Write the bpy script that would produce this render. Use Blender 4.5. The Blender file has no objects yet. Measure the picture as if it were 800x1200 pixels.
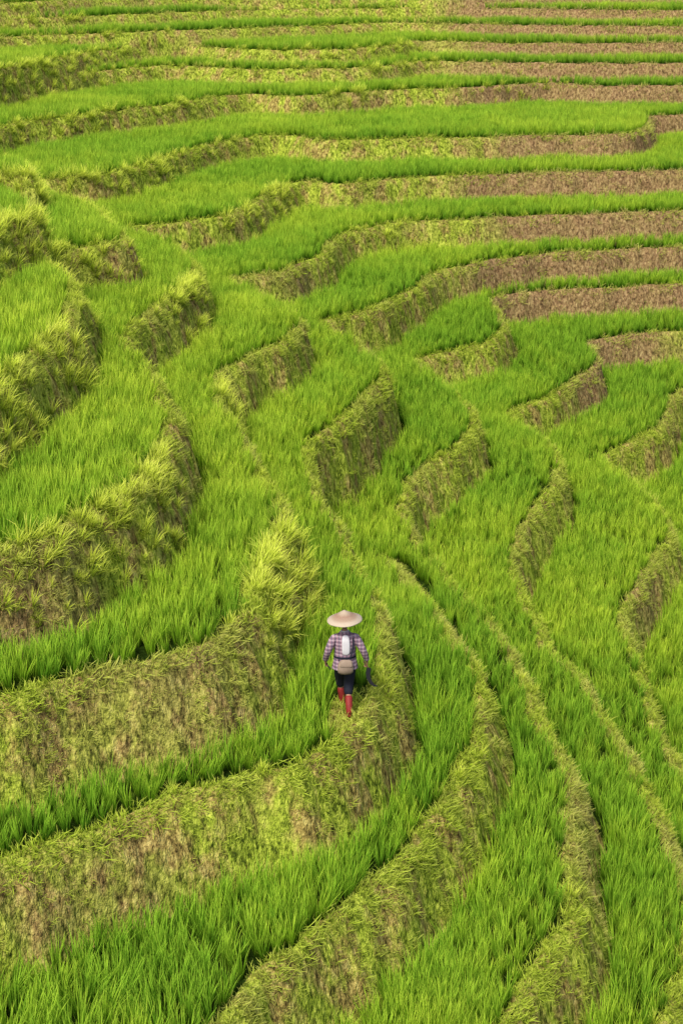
import bpy, bmesh, math, random
import numpy as np
from mathutils import Vector, Matrix, Euler
rng = np.random.default_rng(7); random.seed(7)
SC = bpy.context.scene

# ------------------------------------------------------------------ camera
F = 2100.0; PITCH = math.radians(18.0); CZ = 16.0
cam_d = bpy.data.cameras.new("camera"); cam = bpy.data.objects.new("camera", cam_d)
SC.collection.objects.link(cam); SC.camera = cam
cam.location = (0, 0, CZ); cam.rotation_euler = (math.radians(90) - PITCH, 0, 0)
cam_d.sensor_fit = 'VERTICAL'; cam_d.sensor_height = 36; cam_d.lens = 36 * F / 1200
cam_d.clip_end = 2000; cam_d.clip_start = 0.1
ZC = CZ - 11.1      # height of the terrace the farmer walks on

# ------------------------------------------------------------------ terrace levels
LV = {'H':(-6.3,-4.3),'G':(-5.0,-3.15),'F':(-3.75,-2.1),'E':(-2.5,-1.05),'D':(-1.25,-1.03),'C':(0,0),
      'B':(1.4,1.05),'A':(2.8,2.1),'K3':(4.2,3.1),'K4':(5.5,4.1),'K5':(6.6,4.95),'K6':(7.6,5.7),
      'K7':(8.5,6.4),'K8':(9.4,7.1),'K9':(10.2,7.8)}
ORD = list(LV.keys())
def lz(name, y):
    a, b = LV[name]; t = np.clip((y - 20) / 42.0, 0, 1)
    if name == 'D':
        e = LV['E'][0]+(LV['E'][1]-LV['E'][0])*t; s = np.clip((y-30)/9.0, 0, 1); s = s*s*(3-2*s)
        return ZC + a*(1-s) + (e+.01)*s
    return ZC + a + (b - a) * t
def unproj(name, px, py):
    u = (px - 400) / F; v = (600 - py) / F
    dy = math.cos(PITCH) + v * math.sin(PITCH); dz = -math.sin(PITCH) + v * math.cos(PITCH)
    y = 45.0
    for i in range(60):
        z = float(lz(name, y)); t = (z - CZ) / dz
        y = 0.5 * y + 0.5 * t * dy
    return (t * u, t * dy)
TR = {
'H':[(820,1500),(1080,1150),(960,1000),(880,850),(868,770),(900,700),(870,650),(835,600),(890,575),(925,545),(1050,530)],
'G':[(760,1500),(960,1220),(890,1060),(825,945),(780,865),(748,790),(736,730),(745,690),(765,655),(786,627),(770,595),(735,560),(706,541),(750,520),(782,497),(792,468),(830,454),(1000,440)],
'F':[(640,1500),(770,1230),(812,1090),(783,965),(737,887),(700,830),(665,785),(638,752),(612,705),(603,660),(615,620),(640,582),(657,547),(640,518),(610,500),(592,493),(640,468),(692,440),(704,426),(692,406),(740,396),(800,390),(1000,380)],
'E':[(400,1500),(590,1210),(655,1100),(675,1000),(667,905),(640,840),(605,785),(565,722),(535,685),(505,655),(485,610),(480,572),(500,553),(535,530),(554,502),(550,482),(520,450),(490,428),(540,412),(585,395),(588,372),(578,356),(605,347),(700,340),(800,335),(1000,325)],
'D':[(120,1400),(280,1185),(350,1120),(425,1062),(500,985),(545,905),(570,830),(562,790),(530,745),(495,702),(450,655),(412,622),(385,585),(372,545),(378,530),(405,510),(440,478),(458,450),(425,415),(384,396),(430,378),(480,354),(515,331),(570,316),(640,307),(800,298),(1000,290)],
'C':[(-300,1140),(0,1020),(100,982),(220,935),(320,908),(352,903),(390,876),(422,842),(447,795),(450,750),(438,705),(415,655),(392,612),(372,570),(362,525),(398,497),(435,465),(452,437),(420,405),(378,385),(430,368),(480,345),(515,322),(570,308),(640,300),(800,290),(1000,281)],
'B':[(-300,915),(0,830),(100,802),(200,778),(268,752),(295,725),(300,690),(322,655),(336,620),(322,575),(290,520),(262,475),(258,448),(290,425),(330,405),(352,383),(312,350),(268,333),(340,318),(380,300),(397,281),(420,272),(470,264),(540,260),(640,255),(800,249),(1000,241)],
'A':[(-300,720),(0,655),(70,628),(140,590),(190,545),(207,510),(200,480),(172,432),(142,398),(180,372),(215,347),(236,320),(200,290),(150,272),(220,262),(283,250),(315,230),(355,215),(400,218),(480,211),(600,206),(800,202),(1000,197)],
'K3':[(-300,560),(-60,482),(0,450),(50,408),(88,372),(98,350),(72,325),(52,307),(110,292),(152,284),(110,252),(45,218),(120,208),(190,190),(250,172),(325,160),(370,166),(500,164),(650,161),(740,158),(762,150),(760,142),(800,136),(1000,130)],
'K4':[(-300,360),(-60,300),(0,268),(42,255),(20,236),(-30,226),(0,208),(36,212),(10,188),(-40,172),(0,152),(80,140),(170,128),(235,119),(298,112),(340,115),(450,108),(560,104),(640,99),(700,102),(800,102),(1000,98)],
'K5':[(-300,150),(0,106),(100,88),(200,79),(300,83),(440,80),(500,74),(560,75),(800,76),(1000,74)],
'K6':[(-300,130),(0,83),(100,65),(200,55),(300,60),(440,57),(490,50),(520,50),(580,52),(800,52),(1000,50)],
'K7':[(-300,70),(0,46),(200,38),(350,33),(480,28),(560,30),(800,33),(1000,34)],
'K8':[(-300,40),(0,24),(150,16),(340,12),(450,10),(800,14),(1000,14)],
'K9':[(-300,12),(0,6),(300,-3),(600,-6),(1000,-6)]}
def catmull(P, step=7.0):
    P = np.array(P, float); P = np.vstack([2*P[0]-P[1], P, 2*P[-1]-P[-2]]); out = []
    for i in range(1, len(P)-2):
        p0, p1, p2, p3 = P[i-1], P[i], P[i+1], P[i+2]
        a = 0.5
        t0 = 0; t1 = t0+np.linalg.norm(p1-p0)**a; t2 = t1+np.linalg.norm(p2-p1)**a; t3 = t2+np.linalg.norm(p3-p2)**a
        n = max(2, min(30, int(np.linalg.norm(p2-p1)/step)))
        for j in range(n):
            t = t1+(t2-t1)*j/n
            A1=(t1-t)/(t1-t0)*p0+(t-t0)/(t1-t0)*p1; A2=(t2-t)/(t2-t1)*p1+(t-t1)/(t2-t1)*p2; A3=(t3-t)/(t3-t2)*p2+(t-t2)/(t3-t2)*p3
            B1=(t2-t)/(t2-t0)*A1+(t-t0)/(t2-t0)*A2; B2=(t3-t)/(t3-t1)*A2+(t-t1)/(t3-t1)*A3
            out.append((t2-t)/(t2-t1)*B1+(t-t1)/(t2-t1)*B2)
    out.append(P[-2]); return out
CUR = {}
for nme in ORD:
    w = [unproj(nme, p[0], p[1]) for p in catmull(TR[nme])]
    if nme in 'HGFED': pre = [(-250, 6.0), (w[0][0]-.3, 6.0)]
    else: pre = [(-250, w[0][1])]
    CUR[nme] = np.array(pre + w + [(250, w[-1][1])])
for i in range(6):
    nm = 'X%d' % i; LV[nm] = (11.2+i*1.0, 8.9+i*1.1); ORD.append(nm)
    xs = np.linspace(-90, 90, 60)
    CUR[nm] = np.array([(-250, 116+i*6)] + [(x, 116+i*6+2*math.sin(x*.11+i)+1.2*math.sin(x*.23+2*i)) for x in xs] + [(250, 116+i*6)])
FX, FYy = unproj('C', 404, 836)

# ------------------------------------------------------------------ coarse signed distance fields
Y0, Y1, U1 = 13.0, 150.0, 0.44
ds = 0.005
NR = int(math.log(Y1/Y0)/ds)+1; NCc = int(2*U1/ds)+1
ly = np.linspace(math.log(Y0), math.log(Y1), NR); uu = np.linspace(-U1, U1, NCc)
LYg, Ug = np.meshgrid(ly, uu, indexing='ij'); Yg = np.exp(LYg); Xg = Ug*Yg
def sdf(curve, X, Y):
    poly = np.vstack([curve, [(250, 400), (-250, 400)]])
    px = X.ravel(); py = Y.ravel(); d2 = np.full(px.shape, 1e12); ins = np.zeros(px.shape, bool)
    n = len(curve)
    for i in range(len(poly)):
        a = poly[i]; b = poly[(i+1) % len(poly)]
        ex, ey = b-a
        if ey != 0:
            c = ((a[1] > py) != (b[1] > py))
            ins ^= c & (px < (ex*(py-a[1])/ey + a[0]))
        if i < n-1:
            L = ex*ex+ey*ey
            if L < 1e-9: continue
            t = np.clip(((px-a[0])*ex+(py-a[1])*ey)/L, 0, 1)
            dx = px-a[0]-t*ex; dy = py-a[1]-t*ey
            np.minimum(d2, dx*dx+dy*dy, out=d2)
    d = np.sqrt(d2); return np.where(ins, d, -d).reshape(X.shape)
SD = np.stack([sdf(CUR[n], Xg, Yg) for n in ORD])

def interp(x, y):
    r = (np.log(np.maximum(y, Y0))-ly[0])/(ly[1]-ly[0]); c = (x/y+U1)/(uu[1]-uu[0])
    r = np.clip(r, 0, NR-1.001); c = np.clip(c, 0, NCc-1.001)
    i = r.astype(int); j = c.astype(int); fr = r-i; fc = c-j
    return SD[:, i, j]*(1-fr)*(1-fc)+SD[:, i+1, j]*fr*(1-fc)+SD[:, i, j+1]*(1-fr)*fc+SD[:, i+1, j+1]*fr*fc
tab = rng.random((256, 256))
def vn(x, y, s, o=0):
    x = x/s+o*17.3; y = y/s+o*31.7
    i = np.floor(x).astype(int); j = np.floor(y).astype(int); fx = x-i; fy = y-j
    fx = fx*fx*(3-2*fx); fy = fy*fy*(3-2*fy); i &= 255; j &= 255; i1 = (i+1)&255; j1 = (j+1)&255
    return (tab[i,j]*(1-fx)*(1-fy)+tab[i1,j]*fx*(1-fy)+tab[i,j1]*(1-fx)*fy+tab[i1,j1]*fx*fy)*2-1
def bat(y): return 0.50-0.13*np.clip((y-26)/24, 0, 1)
def nearf(x, y): return ((x-FX-.08)**2+((y-FYy+.2)*.5)**2) < 0.40**2
def field(x, y):
    D = interp(x, y); BAT = bat(y)
    n = 0.13*vn(x, y, 1.5)+0.07*vn(x, y, 0.5, 1)+0.04*vn(x, y, 0.18, 2)
    H = ZC - 7.6 + 0*x; prev = np.zeros_like(x)-7.6; R = np.zeros_like(x)
    lipb = np.zeros_like(x)
    for k, nm in enumerate(ORD):
        off = lz(nm, y)-ZC; h = np.maximum(off-prev, 0); prev = off
        d = D[k]+n*np.minimum(1, h)+0.05*vn(x, y, 3.0, 5+k); D[k] = d
        t = np.clip((d+BAT)/BAT, 0, 1); S = 1-(1-t)**1.35
        H = H + h*S
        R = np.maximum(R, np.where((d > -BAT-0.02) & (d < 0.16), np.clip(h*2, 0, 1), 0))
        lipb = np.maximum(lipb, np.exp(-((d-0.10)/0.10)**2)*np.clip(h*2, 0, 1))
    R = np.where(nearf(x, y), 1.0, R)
    H = H + 0.09*lipb + 0.025*vn(x, y, 0.3, 3) + 0.02*vn(x,y,0.9,4)
    H = H + np.maximum(0, y-112)*0.12
    return H, D, R

# ------------------------------------------------------------------ terrain mesh
fs = 3
nr = (NR-1)*fs+1; nc = (NCc-1)*fs+1
fy = np.exp(np.linspace(ly[0], ly[-1], nr)); fu = np.linspace(-U1, U1, nc)
FY, FU = np.meshgrid(fy, fu, indexing='ij'); X = (FU*FY).ravel(); Y = FY.ravel()
Z = np.zeros_like(X); Rm = np.zeros_like(X)
for s in range(0, len(X), 200000):
    sl = slice(s, s+200000); h, _, r = field(X[sl], Y[sl]); Z[sl] = h; Rm[sl] = r
me = bpy.data.meshes.new("terraced_hillside")
idx = np.arange(nr*nc).reshape(nr, nc)
q = np.stack([idx[:-1,:-1], idx[:-1,1:], idx[1:,1:], idx[1:,:-1]], -1).reshape(-1, 4)
me.vertices.add(len(X)); me.vertices.foreach_set("co", np.stack([X, Y, Z], -1).astype(np.float32).ravel())
me.loops.add(q.size); me.loops.foreach_set("vertex_index", q.astype(np.int32).ravel())
me.polygons.add(len(q)); me.polygons.foreach_set("loop_start", np.arange(0, q.size, 4, dtype=np.int32))
me.update(calc_edges=True)
me.polygons.foreach_set("use_smooth", np.ones(len(q), bool))
at = me.attributes.new("riser", 'FLOAT', 'POINT'); at.data.foreach_set("value", Rm.astype(np.float32))
def dryness(x, y):      # bare reddish soil on the far right faces, grassier on the left
    d = np.clip((x/y-0.02)/0.12, 0, 1)*np.clip((y-52)/14, 0, 1)
    return np.clip(d+0.3*vn(x, y, 3.5, 9), 0, 1)
at = me.attributes.new("dry", 'FLOAT', 'POINT'); at.data.foreach_set("value", dryness(X, Y).astype(np.float32))
ter = bpy.data.objects.new("terraced_hillside", me); SC.collection.objects.link(ter)

# ------------------------------------------------------------------ node helpers
def newmat(name):
    m = bpy.data.materials.new(name); m.use_nodes = True; nt = m.node_tree; nt.nodes.clear()
    return m, nt, nt.nodes, nt.links
def ramp(nd, cols):
    r = nd.new('ShaderNodeValToRGB'); e = r.color_ramp.elements
    e[0].position = cols[0][0]; e[0].color = (*cols[0][1], 1); e[1].position = cols[-1][0]; e[1].color = (*cols[-1][1], 1)
    for p, c in cols[1:-1]:
        x = e.new(p); x.color = (*c, 1)
    return r
def mixc(nd, lk, f, a, b, mode='MIX'):
    m = nd.new('ShaderNodeMix'); m.data_type = 'RGBA'; m.blend_type = mode
    for s, v in ((m.inputs[0], f), (m.inputs[6], a), (m.inputs[7], b)):
        if isinstance(v, (int, float)): s.default_value = v
        elif isinstance(v, tuple): s.default_value = (*v, 1)
        else: lk.new(v, s)
    return m.outputs[2]
m, nt, nd, lk = newmat("terrace_soil")
out = nd.new('ShaderNodeOutputMaterial'); bs = nd.new('ShaderNodeBsdfDiffuse'); lk.new(bs.outputs[0], out.inputs[0])
tc = nd.new('ShaderNodeTexCoord'); mp = nd.new('ShaderNodeMapping'); mp.inputs['Scale'].default_value = (1, 1, .5); lk.new(tc.outputs['Object'], mp.inputs['Vector'])
def noise(scale, detail=6, rough=.6, vec=None):
    n = nd.new('ShaderNodeTexNoise'); n.inputs['Scale'].default_value = scale; n.inputs['Detail'].default_value = detail; n.inputs['Roughness'].default_value = rough
    lk.new(vec or mp.outputs[0], n.inputs['Vector']); return n.outputs[0]
n1 = noise(2.2, 4); n2 = noise(11, 5, .75); n3 = noise(0.35, 2)
soil = ramp(nd, [(.35, (.07, .04, .02)), (.5, (.27, .16, .08)), (.66, (.46, .32, .16))]); lk.new(n2, soil.inputs[0])
straw = ramp(nd, [(.36, (.06, .042, .015)), (.5, (.34, .26, .07)), (.64, (.62, .52, .16))]); lk.new(n2, straw.inputs[0])
moss = ramp(nd, [(.36, (.05, .075, .01)), (.5, (.30, .38, .035)), (.64, (.58, .64, .09))]); lk.new(n2, moss.inputs[0])
mf = ramp(nd, [(.40, (0,0,0)), (.55, (1,1,1))]); lk.new(n1, mf.inputs[0])
c1 = mixc(nd, lk, mf.outputs[0], straw.outputs[0], moss.outputs[0])
dr = nd.new('ShaderNodeAttribute'); dr.attribute_name = 'dry'
ad = nd.new('ShaderNodeMath'); ad.operation = 'ADD'; lk.new(dr.outputs['Fac'], ad.inputs[0]); lk.new(n3, ad.inputs[1])
df = ramp(nd, [(.6, (0,0,0)), (1.15, (.9,.9,.9))]); lk.new(ad.outputs[0], df.inputs[0])
c2 = mixc(nd, lk, df.outputs[0], c1, soil.outputs[0])
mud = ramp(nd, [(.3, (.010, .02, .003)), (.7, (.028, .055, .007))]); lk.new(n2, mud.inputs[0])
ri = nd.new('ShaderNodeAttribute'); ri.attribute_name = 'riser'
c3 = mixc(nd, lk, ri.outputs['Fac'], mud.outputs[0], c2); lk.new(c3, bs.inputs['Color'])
bp = nd.new('ShaderNodeBump'); bp.inputs['Strength'].default_value = 1; bp.inputs['Distance'].default_value = 0.10
nb = noise(10, 3, .7); lk.new(nb, bp.inputs['Height']); lk.new(bp.outputs[0], bs.inputs['Normal'])
me.materials.append(m)

def leafmat(name, base, mid, tip, base2, mid2, tip2, trans=.22):
    m, nt, nd, lk = newmat(name)
    out = nd.new('ShaderNodeOutputMaterial')
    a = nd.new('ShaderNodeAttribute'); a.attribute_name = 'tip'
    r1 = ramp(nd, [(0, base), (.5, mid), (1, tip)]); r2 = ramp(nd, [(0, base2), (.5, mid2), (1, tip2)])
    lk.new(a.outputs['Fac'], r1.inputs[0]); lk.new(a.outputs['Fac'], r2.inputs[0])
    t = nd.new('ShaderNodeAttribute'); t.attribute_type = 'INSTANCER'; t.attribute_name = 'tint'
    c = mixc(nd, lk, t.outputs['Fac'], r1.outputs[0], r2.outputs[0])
    d = nd.new('ShaderNodeBsdfDiffuse'); tr = nd.new('ShaderNodeBsdfTranslucent')
    lk.new(c, d.inputs[0]); lk.new(c, tr.inputs[0])
    mx = nd.new('ShaderNodeMixShader'); mx.inputs[0].default_value = trans; lk.new(d.outputs[0], mx.inputs[1]); lk.new(tr.outputs[0], mx.inputs[2])
    lk.new(mx.outputs[0], out.inputs[0]); return m
rice_mat = leafmat("rice_leaf", (.010,.028,.003), (.125,.30,.016), (.38,.62,.05), (.025,.055,.005), (.30,.50,.02), (.68,.80,.08))  # blade bases darkened in the colour to paint shade low between the plants
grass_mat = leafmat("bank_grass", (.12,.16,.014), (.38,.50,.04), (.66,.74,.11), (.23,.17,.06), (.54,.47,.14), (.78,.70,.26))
wild_mat = leafmat("wild_grass", (.08,.15,.01), (.44,.60,.035), (.76,.86,.09), (.14,.17,.02), (.60,.67,.07), (.84,.85,.18))

def clump(name, mat, nbl, length, width, spread, droop, rad, seg, seed):
    r = random.Random(seed); V = []; Fc = []; T = []
    for i in range(nbl):
        an = r.uniform(0, 2*math.pi); rr = rad*math.sqrt(r.random()); a2 = r.uniform(0, 6.28); bx = rr*math.cos(a2); by = rr*math.sin(a2)
        if rad < .1: an = a2+r.uniform(-1, 1)
        L = length*r.uniform(.6, 1.1); w = width*r.uniform(.7, 1.2); tilt = spread*r.uniform(.1, 1); dr = droop*r.uniform(.3, 1.2)
        dx, dy = math.cos(an), math.sin(an); fa = an+math.pi/2+r.uniform(-.5, .5); sx, sy = math.cos(fa), math.sin(fa)
        p = Vector((bx, by, -0.03)); b0 = len(V); n = seg
        for j in range(n+1):
            t = j/n; ww = w*(1-t**2.2)*.5+.0006
            V.append((p.x-sx*ww, p.y-sy*ww, p.z)); V.append((p.x+sx*ww, p.y+sy*ww, p.z)); T += [t, t]
            ang = tilt+dr*t*t
            p = p+Vector((dx*math.sin(ang), dy*math.sin(ang), math.cos(ang)))*(L/n)
        for j in range(n):
            k = b0+2*j; Fc.append((k, k+1, k+3, k+2))
    me = bpy.data.meshes.new(name); me.from_pydata(V, [], Fc); me.materials.append(mat)
    a = me.attributes.new('tip', 'FLOAT', 'POINT'); a.data.foreach_set('value', T)
    return bpy.data.objects.new(name, me)
def variants(cname, n, *args):
    col = bpy.data.collections.new(cname)
    for i in range(n): col.objects.link(clump(cname+"_clump_%02d" % i, *args, i*13+len(cname)))
    return col
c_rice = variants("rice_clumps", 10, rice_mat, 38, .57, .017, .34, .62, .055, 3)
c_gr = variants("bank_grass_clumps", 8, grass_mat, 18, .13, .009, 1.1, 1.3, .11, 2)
c_wild = variants("wild_grass_clumps", 6, wild_mat, 36, .46, .014, .8, 1.5, .09, 3)

def scatter(name, P, rot, scl, tint, col, nvar):
    me = bpy.data.meshes.new(name); n = len(P); me.vertices.add(n)
    me.vertices.foreach_set('co', P.astype(np.float32).ravel())
    def A(nm, ty, key, v):
        a = me.attributes.new(nm, ty, 'POINT'); a.data.foreach_set(key, v)
    A('rot', 'FLOAT_VECTOR', 'vector', rot.astype(np.float32).ravel()); A('scl', 'FLOAT', 'value', scl.astype(np.float32))
    A('tint', 'FLOAT', 'value', np.clip(tint, 0, 1).astype(np.float32)); A('vi', 'INT', 'value', rng.integers(0, nvar, n).astype(np.int32))
    ob = bpy.data.objects.new(name, me); SC.collection.objects.link(ob)
    g = bpy.data.node_groups.new(name+"_scatter", 'GeometryNodeTree')
    g.interface.new_socket('Geometry', in_out='INPUT', socket_type='NodeSocketGeometry'); g.interface.new_socket('Geometry', in_out='OUTPUT', socket_type='NodeSocketGeometry')
    N = g.nodes; L = g.links; gi = N.new('NodeGroupInput'); go = N.new('NodeGroupOutput'); ip = N.new('GeometryNodeInstanceOnPoints')
    ci = N.new('GeometryNodeCollectionInfo'); ci.inputs[0].default_value = col; ci.inputs[1].default_value = True; ci.inputs[2].default_value = True
    def na(nm, ty):
        x = N.new('GeometryNodeInputNamedAttribute'); x.data_type = ty; x.inputs[0].default_value = nm
        return x.outputs[0]
    er = N.new('FunctionNodeEulerToRotation'); L.new(na('rot', 'FLOAT_VECTOR'), er.inputs[0])
    L.new(gi.outputs[0], ip.inputs['Points']); L.new(ci.outputs[0], ip.inputs['Instance']); ip.inputs['Pick Instance'].default_value = True
    L.new(na('vi', 'INT'), ip.inputs['Instance Index']); L.new(er.outputs[0], ip.inputs['Rotation']); L.new(na('scl', 'FLOAT'), ip.inputs['Scale'])
    L.new(ip.outputs[0], go.inputs[0])
    md = ob.modifiers.new('scatter', 'NODES'); md.node_group = g
    return ob
def cand(ya, yb, ur, dens):
    n = int(ur*(yb*yb-ya*ya)*dens)
    y = np.sqrt(rng.random(n)*(yb*yb-ya*ya)+ya*ya); x = (rng.random(n)*2-1)*ur*y; return x, y
def rows(ya, yb, ur, sp, jit, ang=.45):
    R = yb*1.15; g = np.arange(-R, R, sp); g2 = np.arange(-R, R, sp*.8); gx, gy = np.meshgrid(g, g2); gx = gx.ravel(); gy = gy.ravel()
    x = gx*math.cos(ang)-gy*math.sin(ang); y = gx*math.sin(ang)+gy*math.cos(ang)
    s = (y > ya-1) & (y < yb+1) & (np.abs(x) < ur*y+1); x = x[s]; y = y[s]
    x = x+.5*vn(x, y, 4, 41)+rng.normal(0, jit, len(x)); y = y+.5*vn(x, y, 4, 42)+rng.normal(0, jit, len(y))
    s = (y >= ya) & (y < yb) & (np.abs(x) < ur*y); return x[s], y[s]
def hs(y):
    prev = -7.6; o = []
    for nm in ORD:
        of = lz(nm, y)-ZC; o.append(of-prev); prev = of
    return np.array(o)

# rice
Ps = []
for ya, yb, ur, sp in ((14, 32, .24, .225), (32, 55, .225, .24), (55, 85, .22, .265), (85, 125, .22, .32)):
    x, y = rows(ya, yb, ur, sp, .028); H, D, R = field(x, y); h = hs(y); B = bat(y)
    ok = np.ones(len(x), bool); edge = np.ones(len(x))
    for k in range(len(ORD)):
        ok &= (D[k] > 0.19) | (D[k] < -B-0.06) | (h[k] < 0.15)
        edge = np.where((D[k] > 0) & (D[k] < .5) & (h[k] > .15), .88, edge)
    ok &= ~nearf(x, y)
    ok &= rng.random(len(x)) > .03
    Ps.append(np.stack([x[ok], y[ok], H[ok], edge[ok]], -1))
P = np.vstack(Ps); n = len(P); print("rice", n)
x, y = P[:,0], P[:,1]
wind = 0.10+0.12*vn(x, y, 2.0, 11)
rot = np.stack([wind*vn(x,y,4,12)+rng.normal(0,.06,n), wind+rng.normal(0,.06,n), rng.random(n)*6.28], -1)
far = np.clip((y-40)/60, 0, 1)
scl = (0.76+0.26*rng.random(n)+0.12*vn(x, y, 1.3, 14))*P[:,3]
tint = 0.36+0.38*vn(x, y, 6, 15)+0.3*vn(x, y, .9, 16)+0.5*(rng.random(n)-.5)-.22*far
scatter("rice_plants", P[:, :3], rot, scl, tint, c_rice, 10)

# bank grass
PG = []; PW = []
spots = [('K3',40,470,2.4),('K3',85,400,1.4),('K3',0,500,2.4),('B',325,680,1.3),('B',338,640,1.0),('K3',110,300,1.6),('A',225,345,1.5),
         ('A',290,250,1.5),('A',320,225,1.5),('A',430,228,2.0),('K6',485,55,3),('K4',15,262,2.5),('K4',20,212,3),('K4',150,130,5),('K4',60,142,5),('K6',100,66,6),('K6',30,76,5),
         ('B',262,460,.8),('K4',600,102,3),('K3',180,195,3),('K3',100,212,3),('K6',400,60,5),('K4',400,112,3)]
sw = [(*unproj(a, b, c), r) for a, b, c, r in spots]
for ya, yb, ur, dn in ((14, 32, .235, 210), (32, 55, .22, 140), (55, 80, .21, 72), (80, 118, .21, 34)):
    x, y = cand(ya, yb, ur, dn); H, D, R = field(x, y); h = hs(y); B = bat(y)
    ris = np.zeros(len(x), bool); lip = nearf(x, y); top = np.zeros(len(x))
    for k in range(len(ORD)):
        a = (D[k] > -B-0.02) & (D[k] <= 0.0) & (h[k] > .15)
        ris |= a; lip |= (D[k] > -0.1) & (D[k] < 0.18) & (h[k] > .15)
        top = np.where(a, np.maximum(top, 1+D[k]/B), top)
    for k in range(len(ORD)):
        lip &= ~((D[k] > -B) & (D[k] < -0.12) & (h[k] > .15))
    dry = dryness(x, y)
    wild = np.zeros(len(x))
    for wx, wy, r in sw: wild = np.maximum(wild, np.exp(-(((x-wx)**2+((y-wy)*.8)**2)/r**2)))
    pat = vn(x, y, .9, 21)+.6*vn(x, y, .35, 22)
    keep = (ris & (rng.random(len(x)) < (1-.35*dry)*(0.22+.4*top+.55*pat))) | (lip & (rng.random(len(x)) < .65))
    isw = (ris | lip) & (wild > .35) & (rng.random(len(x)) < .20*wild)
    isw |= lip & (rng.random(len(x)) < .012*(1-dry))
    e = .05
    s = keep; xs, ys = x[s], y[s]
    hx = (field(xs+e, ys)[0]-field(xs-e, ys)[0])/(2*e); hy = (field(xs, ys+e)[0]-field(xs, ys-e)[0])/(2*e)
    PG.append(np.stack([xs, ys, H[s], hx, hy, np.where(lip[s], 1., top[s]), dry[s]], -1))
    s = isw & (((x-FX-.06)**2+((y-FYy+.2)*.6)**2) > 0.5**2); PW.append(np.stack([x[s], y[s], H[s], wild[s]], -1))
G = np.vstack(PG); n = len(G); print("bank grass", n)
nn = np.stack([-G[:,3], -G[:,4], np.ones(n)*0.9], -1); ln = np.linalg.norm(nn[:, :2], axis=1)
cap = np.minimum(1, 1.1/np.maximum(ln, 1e-6)); nn[:, :2] *= cap[:, None]
nn[:, :2] += rng.normal(0, .25, (n, 2)); nn /= np.linalg.norm(nn, axis=1)[:, None]
rot = np.stack([np.arccos(nn[:,2]), np.zeros(n), np.arctan2(nn[:,0], -nn[:,1])], -1)
scl = (.45+.8*rng.random(n)**1.7)*(1+.4*(G[:,5]>.99))*(1+.5*np.clip((G[:,1]-40)/60, 0, 1))
tint = .34+.45*vn(G[:,0], G[:,1], 1.4, 31)+.3*(rng.random(n)-.5)-.3*G[:,5]+.5*G[:,6]
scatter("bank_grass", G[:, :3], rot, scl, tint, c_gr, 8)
W = np.vstack(PW); n = len(W); print("wild", n)
rot = np.stack([rng.normal(0, .15, n)+.25, rng.normal(0, .15, n)+.15, rng.random(n)*1.2-.6], -1)
scatter("wild_grass", W[:, :3], rot, (.45+.6*rng.random(n))*(.6+.5*W[:,3]), .3+.5*(rng.random(n)), c_wild, 6)

# ------------------------------------------------------------------ farmer
def pm(name, col, rough=.8, col2=None, scale=30):
    m, nt, nd, lk = newmat(name); out = nd.new('ShaderNodeOutputMaterial'); b = nd.new('ShaderNodeBsdfPrincipled'); lk.new(b.outputs[0], out.inputs[0])
    b.inputs['Roughness'].default_value = rough; b.inputs['Specular IOR Level'].default_value = .25
    tc = nd.new('ShaderNodeTexCoord'); n = nd.new('ShaderNodeTexNoise'); n.inputs['Scale'].default_value = scale; n.inputs['Detail'].default_value = 5; lk.new(tc.outputs['Object'], n.inputs['Vector'])
    c2 = col2 or tuple(c*.6 for c in col); lk.new(mixc(nd, lk, n.outputs[0], col, c2), b.inputs['Base Color']); return m
skin = pm("skin", (.42,.24,.15), .55, (.34,.18,.11)); hairm = pm("hair", (.012,.01,.009), .5); trm = pm("trouser_cloth", (.02,.022,.04))
bootm = pm("red_boot", (.38,.035,.03), .6, (.16,.02,.02), 14); bagm = pm("bag_cloth", (.40,.31,.23), .9, (.19,.13,.095), 16); white = pm("white_cloth", (.80,.78,.80), .9, (.56,.53,.56), 14)
wood = pm("wood", (.12,.07,.035)); steel = pm("dark_steel", (.03,.03,.035), .4); eyew = pm("eye", (.7,.7,.68), .3)
m, nt, nd, lk = newmat("plaid_shirt"); plaid = m
out = nd.new('ShaderNodeOutputMaterial'); b = nd.new('ShaderNodeBsdfPrincipled'); lk.new(b.outputs[0], out.inputs[0]); b.inputs['Roughness'].default_value = .9
tc = nd.new('ShaderNodeTexCoord'); sp = nd.new('ShaderNodeSeparateXYZ'); lk.new(tc.outputs['Object'], sp.inputs[0])
def stripe(o, per, w, ph=0.):
    a = nd.new('ShaderNodeMath'); a.operation = 'MULTIPLY_ADD'; lk.new(o, a.inputs[0]); a.inputs[1].default_value = 1/per; a.inputs[2].default_value = 50+ph
    f = nd.new('ShaderNodeMath'); f.operation = 'FRACT'; lk.new(a.outputs[0], f.inputs[0])
    l = nd.new('ShaderNodeMath'); l.operation = 'LESS_THAN'; lk.new(f.outputs[0], l.inputs[0]); l.inputs[1].default_value = w; return l.outputs[0]
def sc(v, k):
    a = nd.new('ShaderNodeMath'); a.operation = 'MULTIPLY'; lk.new(v, a.inputs[0]); a.inputs[1].default_value = k; return a.outputs[0]
c = mixc(nd, lk, sc(stripe(sp.outputs[0], .06, .5), .6), (.44,.32,.38), (.085,.05,.09))
c = mixc(nd, lk, sc(stripe(sp.outputs[2], .06, .5), .6), c, (.085,.05,.09))
c = mixc(nd, lk, sc(stripe(sp.outputs[0], .06, .12, .25), .6), c, (.36,.09,.12)); c = mixc(nd, lk, sc(stripe(sp.outputs[2], .06, .12, .25), .5), c, (.58,.47,.5))
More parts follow.
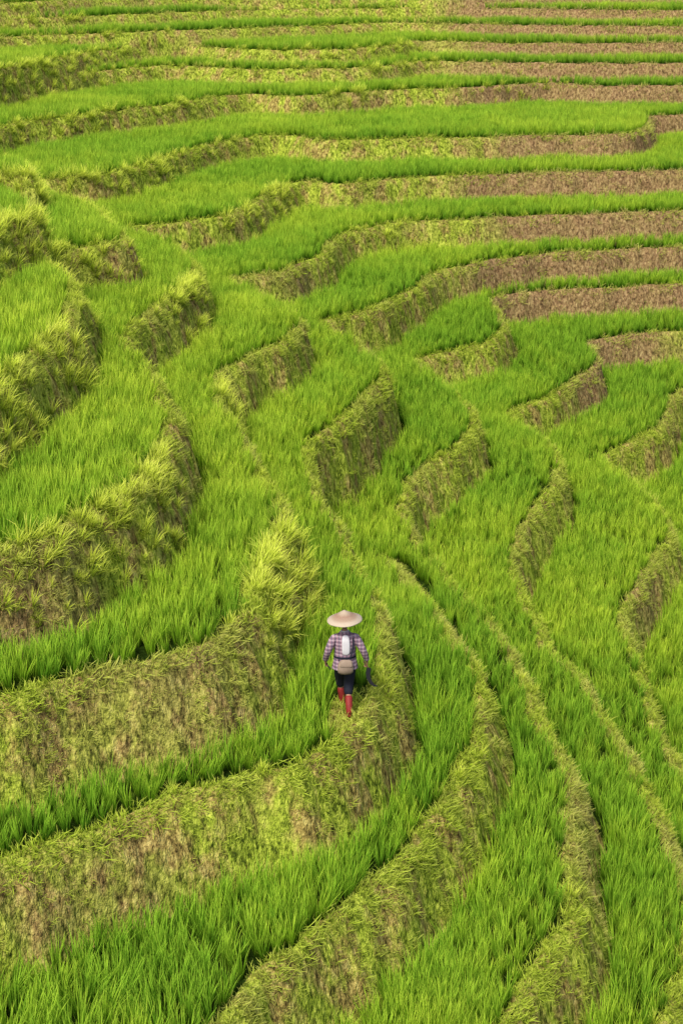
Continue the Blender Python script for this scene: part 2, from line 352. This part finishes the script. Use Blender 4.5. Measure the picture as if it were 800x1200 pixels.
lk.new(c, b.inputs['Base Color'])

farmer = bpy.data.objects.new("farmer", None); SC.collection.objects.link(farmer)
def addobj(name, V, Fc, mat, parent=farmer, smooth=True, sub=0):
    me = bpy.data.meshes.new(name); me.from_pydata([tuple(v) for v in V], [], Fc); me.materials.append(mat)
    me.polygons.foreach_set('use_smooth', [smooth]*len(me.polygons)); ob = bpy.data.objects.new(name, me); SC.collection.objects.link(ob); ob.parent = parent
    if sub: s = ob.modifiers.new('s', 'SUBSURF'); s.levels = sub; s.render_levels = sub
    return ob
def tube(name, path, rad, mat, seg=16, parent=farmer, sub=1, wr=0, capend=True):
    V = []; Fc = []; path = [Vector(p) for p in path]
    for i, p in enumerate(path):
        d = (path[min(i+1, len(path)-1)]-path[max(i-1, 0)]).normalized()
        s = Vector((1, 0, 0)); s = (s-d*s.dot(d)).normalized(); t = d.cross(s)
        r = rad[i]; r = r if isinstance(r, tuple) else (r, r)
        for j in range(seg):
            a = 2*math.pi*j/seg; k = 1+wr*math.sin(3*a+i*2.1)*random.uniform(.5, 1)
            V.append(p+s*math.cos(a)*r[0]*k+t*math.sin(a)*r[1]*k)
    for i in range(len(path)-1):
        for j in range(seg):
            Fc.append((i*seg+j, i*seg+(j+1) % seg, (i+1)*seg+(j+1) % seg, (i+1)*seg+j))
    if capend: Fc.append(tuple(range(seg))[::-1]); Fc.append(tuple((len(path)-1)*seg+j for j in range(seg)))
    return addobj(name, V, Fc, mat, parent, sub=sub)
def skinmesh(name, pts, edges, rad, mat, parent=farmer, sub=2):
    me = bpy.data.meshes.new(name); me.from_pydata(pts, edges, []); ob = bpy.data.objects.new(name, me); SC.collection.objects.link(ob); ob.parent = parent
    me.materials.append(mat)
    md = ob.modifiers.new('skin', 'SKIN'); md.use_smooth_shade = True
    for i, r in enumerate(rad):
        v = me.skin_vertices[0].data[i]; v.radius = (r, r); v.use_root = (i == 0)
    s = ob.modifiers.new('s', 'SUBSURF'); s.levels = sub; s.render_levels = sub; return ob
wL = Vector((-.31, .08, .92)); wR = Vector((.36, .0, .92)); eL = Vector((-.285, -.06, 1.12)); eR = Vector((.295, -.07, 1.11))
kL, aL = Vector((-.06,.24,.52)), Vector((-.02,.24,.12)); kR, aR = Vector((.06,.03,.46)), Vector((.045,-.22,.13))
body = [(0,0,.88),(0,.01,1.06),(0,.02,1.24),(0,.02,1.35),(0,.03,1.43),(0,.045,1.50),
 (-.155,.02,1.33),tuple(eL),tuple(wL),(.155,.02,1.33),tuple(eR),tuple(wR),
 (-.09,.01,.83),tuple(kL),tuple(aL),(-.02,.36,.05),(.09,0,.83),tuple(kR),tuple(aR),(.045,-.11,.05)]
ed = [(0,1),(1,2),(2,3),(3,4),(4,5),(3,6),(6,7),(7,8),(3,9),(9,10),(10,11),(0,12),(12,13),(13,14),(14,15),(0,16),(16,17),(17,18),(18,19)]
skinmesh("body", body, ed, [.12,.11,.12,.09,.05,.048,.055,.038,.026,.055,.038,.026,.085,.055,.04,.03,.085,.055,.04,.03], skin)
tube("shirt", [(0,-.005,.80),(0,0,.88),(0,.0,.98),(0,.01,1.08),(0,.01,1.18),(0,.02,1.28),(0,.02,1.35),(0,.03,1.395),(0,.035,1.43)],
     [(.215,.165),(.205,.155),(.182,.137),(.172,.128),(.18,.13),(.19,.128),(.175,.11),(.11,.085),(.068,.065)], plaid, 24, wr=.03, capend=False)
for s, e, w, nm in ((-1, eL, wL, "sleeve_left"), (1, eR, wR, "sleeve_right")):
    sh = Vector((s*.145, .02, 1.345)); d = (w-e)
    tube(nm, [sh-Vector((s*.05,0,-.0)), sh+Vector((s*.03,0,-.02)), sh.lerp(e, .5)+Vector((s*.012,0,0)), e, e.lerp(w, .5), e.lerp(w, .93)], [.055,.078,.066,.058,.052,.048], plaid, 16, wr=.06, capend=False)
hipL = Vector((-.09,.01,.86)); hipR = Vector((.09,0,.86))
for h_, k_, a_, nm in ((hipL, kL, aL, "left"), (hipR, kR, aR, "right")):
    tube("trouser_"+nm, [h_, h_.lerp(k_, .5), k_, k_.lerp(a_, .42)], [(.105,.125),(.092,.10),(.080,.087),(.076,.080)], trm, 16, wr=.05)
    top = k_.lerp(a_, .36); f = Vector((0, 1, -.1)).normalized() if nm == "left" else Vector((0, 1, -.35)).normalized()
    tube("boot_shaft_"+nm, [top, k_.lerp(a_, .6), a_+Vector((0,0,.03)), a_+Vector((0,-.01,-.07))], [.066,.062,.052,.052], bootm, 16, wr=.04)
    he = a_+Vector((0,-.05,-.06)); tube("boot_foot_"+nm, [he, he+f*.06, he+f*.14, he+f*.2, he+f*.235], [(.034,.036),(.046,.048),(.048,.04),(.042,.03),(.02,.015)], bootm, 14)
bm = bmesh.new(); bmesh.ops.create_uvsphere(bm, u_segments=32, v_segments=24, radius=1)
for v in bm.verts:
    x, y, z = v.co; v.co = Vector((x*.076*(1-.18*max(0, -z)), y*.093, z*.115))
    if y > .6 and abs(x) < .22 and -.35 < z < .12: v.co.y += .022*(1-abs(x)/.22)*(1-abs(z+.18)/.3 if abs(z+.18) < .3 else 0)
    if y > .6 and .05 < z < .3 and .2 < abs(x) < .55: v.co.y -= .008
    if z < -.6 and y > .1: v.co.y += .012
me_ = bpy.data.meshes.new("head"); bm.to_mesh(me_); bm.free(); me_.materials.append(skin); me_.polygons.foreach_set('use_smooth', [True]*len(me_.polygons))
hd = bpy.data.objects.new("head", me_); SC.collection.objects.link(hd); hd.parent = farmer; hd.location = (0, .06, 1.575)
def ball(name, loc, r, mat, parent=farmer):
    bm = bmesh.new(); bmesh.ops.create_uvsphere(bm, u_segments=20, v_segments=14, radius=1)
    for v in bm.verts: v.co = Vector((v.co.x*r[0], v.co.y*r[1], v.co.z*r[2]))
    me = bpy.data.meshes.new(name); bm.to_mesh(me); bm.free(); me.materials.append(mat); me.polygons.foreach_set('use_smooth', [True]*len(me.polygons))
    o = bpy.data.objects.new(name, me); SC.collection.objects.link(o); o.parent = parent; o.location = loc; return o
for s in (-1, 1):
    ball("eye", (s*.03, .142, 1.585), (.012,.008,.007), eyew); ball("pupil", (s*.03, .1485, 1.585), (.005,.004,.005), hairm)
    ball("ear", (s*.077, .055, 1.57), (.010,.02,.03), skin)
ball("mouth", (0, .147, 1.522), (.024,.008,.006), bootm)
ball("hair", (0, .043, 1.592), (.083,.09,.112), hairm); ball("hair_bun", (0, -.05, 1.55), (.04,.035,.04), hairm)
V = []; Fc = []; prof = [(.285,-.012),(.28,.0),(.21,.036),(.14,.078),(.07,.122),(.03,.148),(.012,.158),(.0005,.16)]; seg = 48
for i, (r, z) in enumerate(prof):
    for j in range(seg):
        a = 2*math.pi*j/seg; V.append((r*math.cos(a), r*math.sin(a), z+.003*math.sin(5*a)*r/.28))
for i in range(len(prof)-1):
    for j in range(seg): Fc.append((i*seg+j, i*seg+(j+1) % seg, (i+1)*seg+(j+1) % seg, (i+1)*seg+j))
m, nt, nd, lk = newmat("woven_hat"); out = nd.new('ShaderNodeOutputMaterial'); b = nd.new('ShaderNodeBsdfPrincipled'); lk.new(b.outputs[0], out.inputs[0]); b.inputs['Roughness'].default_value = .8
tc = nd.new('ShaderNodeTexCoord'); sp = nd.new('ShaderNodeSeparateXYZ'); lk.new(tc.outputs['Object'], sp.inputs[0])
rz = nd.new('ShaderNodeMapRange'); rz.inputs[1].default_value = 0; rz.inputs[2].default_value = .16; lk.new(sp.outputs[2], rz.inputs[0])
rp = ramp(nd, [(0, (.56,.46,.34)), (.15, (.50,.40,.30)), (.3, (.34,.22,.15)), (.55, (.27,.14,.09)), (.8, (.44,.34,.24))]); lk.new(rz.outputs[0], rp.inputs[0])
wv = nd.new('ShaderNodeTexNoise'); wv.inputs['Scale'].default_value = 45; lk.new(tc.outputs['Object'], wv.inputs['Vector'])
lk.new(mixc(nd, lk, .25, rp.outputs[0], mixc(nd, lk, wv.outputs[0], (.2,.14,.09), (.6,.52,.4))), b.inputs['Base Color'])
hat = addobj("conical_hat", V, Fc, m); hat.location = (0, .05, 1.625); hat.rotation_euler = (math.radians(3), math.radians(-4), 0)
so = hat.modifiers.new('so', 'SOLIDIFY'); so.thickness = .006
tube("back_towel", [(0.0,-.062,1.40),(0.0,-.108,1.34),(0.003,-.122,1.24),(0.005,-.125,1.14),(.0,-.125,1.06)], [(.045,.012),(.062,.014),(.068,.014),(.065,.014),(.06,.01)], white, 14)
tube("collar_cloth", [(0,.035,1.40),(0,.035,1.425),(0,.037,1.45)], [(.085,.08),(.078,.074),(.06,.058)], white, 18)
tube("shoulder_bag", [(-.015,-.175,.76),(-.015,-.195,.80),(-.01,-.195,.88),(-.005,-.18,.96),(0,-.165,1.0)], [(.09,.025),(.135,.05),(.135,.052),(.115,.035),(.095,.018)], bagm, 18, wr=.05)
tube("bag_flap", [(-.01,-.235,.89),(-.008,-.232,.93),(-.003,-.205,.985),(0,-.17,1.01)], [(.10,.006),(.105,.008),(.10,.01),(.09,.012)], bagm, 14)
tube("bag_strap", [(.07,-.16,1.0),(.10,-.135,1.12),(.13,-.11,1.27),(.12,-.02,1.385),(.08,.1,1.33),(-.05,.155,1.15),(-.16,.10,1.0),(-.10,-.16,.98)], [(.014,.006)]*8, trm, 8)
tube("waist_sash", [(0,0,1.0),(0,0,1.035)], [(.186,.142),(.184,.14)], trm, 24, capend=False)
def hand(nm, w, s, fd):
    fd = Vector(fd).normalized(); side = Vector((0, 1, 0)); side = (side-fd*side.dot(fd)).normalized(); nrm = fd.cross(side)*s
    tube("palm_"+nm, [w-fd*.02, w+fd*.015, w+fd*.05, w+fd*.085], [(.018,.024),(.018,.03),(.016,.038),(.012,.034)], skin, 12)
    for i, L in enumerate((.062, .072, .068, .052)):
        b0 = w+fd*.075+side*(.028-.019*i); c = -nrm
        p = [b0, b0+fd*L*.45, b0+fd*L*.75+c*L*.35, b0+fd*L*.55+c*L*.75]
        skinmesh("finger_%s_%d" % (nm, i+1), [tuple(q) for q in p], [(0,1),(1,2),(2,3)], [.0095,.009,.008,.007], skin, sub=1)
    b0 = w+fd*.03+side*.03; p = [b0, b0+side*.022+fd*.02, b0+side*.024+fd*.045-nrm*.016, b0+side*.012+fd*.06-nrm*.03]
    skinmesh("thumb_"+nm, [tuple(q) for q in p], [(0,1),(1,2),(2,3)], [.011,.011,.009,.008], skin, sub=1)
hand("left", wL, -1, (-.02,.25,-1)); hand("right", wR, 1, (.03,.15,-1))
def tool(name):
    e = bpy.data.objects.new(name, None); SC.collection.objects.link(e); return e
FZ = float(field(np.array([FX+.04]), np.array([FYy-.15]))[0][0])
sick = tool("sickle")
hp = wR+Vector((-.028, .02, -.085))
tube("sickle_handle", [hp+Vector((-.02,.10,.03)), hp, hp+Vector((.05,-.12,-.02))], [.012,.016,.015], wood, 10, parent=sick)
cen = hp+Vector((.05,-.12,-.015)); V = []; Fc = []
arc = [(0,0),(-.018,-.08),(-.01,-.17),(.03,-.25),(.08,-.30),(.14,-.31)]
NA = 16
for i in range(NA):
    t = i/(NA-1)*(len(arc)-1); k = min(int(t), len(arc)-2); f_ = t-k
    ax = arc[k][0]*(1-f_)+arc[k+1][0]*f_; az = arc[k][1]*(1-f_)+arc[k+1][1]*f_
    tx = arc[k+1][0]-arc[k][0]; tz = arc[k+1][1]-arc[k][1]; ll = math.hypot(tx, tz); nx = Vector((-tz/ll, 0, tx/ll))
    w_ = .06*(1-(i/(NA-1))**2.5)+.012; p = cen+Vector((ax, -.04*i/NA, az))
    for q_ in (p-nx*w_*.5+Vector((0,.003,0)), p+nx*w_*.5+Vector((0,.003,0)), p+nx*w_*.5-Vector((0,.003,0)), p-nx*w_*.5-Vector((0,.003,0))): V.append(q_)
for i in range(NA-1):
    for j in range(4): Fc.append((i*4+j, i*4+(j+1) % 4, i*4+4+(j+1) % 4, i*4+4+j))
Fc += [(0,1,2,3), (4*NA-1,4*NA-2,4*NA-3,4*NA-4)]
addobj("sickle_blade", V, Fc, steel, parent=sick, smooth=False)
knife = tool("harvest_knife")
hk = wL+Vector((.03, .04, -.085)); tube("knife_handle", [hk+Vector((.0,-.10,.01)), hk, hk+Vector((-.02,.08,0))], [.011,.012,.010], wood, 10, parent=knife)
addobj("knife_blade", [hk+Vector(v) for v in ((0,-.10,.022),(.0,-.10,-.01),(.03,-.26,-.02),(.03,-.28,.03),(.004,-.10,.022),(.004,-.10,-.01),(.034,-.26,-.02),(.034,-.28,.03))],
       [(0,1,2,3),(7,6,5,4),(0,4,5,1),(1,5,6,2),(2,6,7,3),(3,7,4,0)], steel, parent=knife, smooth=False)
for o in (farmer, sick, knife):
    o.location = (FX, FYy+.05, FZ-.005); o.rotation_euler = (0, 0, math.radians(6)); o.scale = (.91,)*3

# ------------------------------------------------------------------ light
w = bpy.data.worlds.new("World"); SC.world = w; w.use_nodes = True; nt = w.node_tree
bg = nt.nodes['Background']; sky = nt.nodes.new('ShaderNodeTexSky'); sky.sky_type = 'NISHITA'; sky.sun_disc = False
EL, AZ = math.radians(55), math.radians(-152)
sky.sun_elevation = EL; sky.sun_rotation = AZ; sky.dust_density = 4; nt.links.new(sky.outputs[0], bg.inputs[0]); bg.inputs[1].default_value = .15
sd = bpy.data.lights.new("sun", 'SUN'); so = bpy.data.objects.new("sun", sd); SC.collection.objects.link(so)
sd.energy = 3.4; sd.angle = math.radians(14); sd.color = (1, .96, .86)
dv = Vector((math.cos(EL)*math.sin(AZ), math.cos(EL)*math.cos(AZ), math.sin(EL)))
so.rotation_euler = dv.to_track_quat('Z', 'Y').to_euler()
SC.view_settings.view_transform = 'Standard'; SC.view_settings.look = 'None'; SC.view_settings.exposure = 0
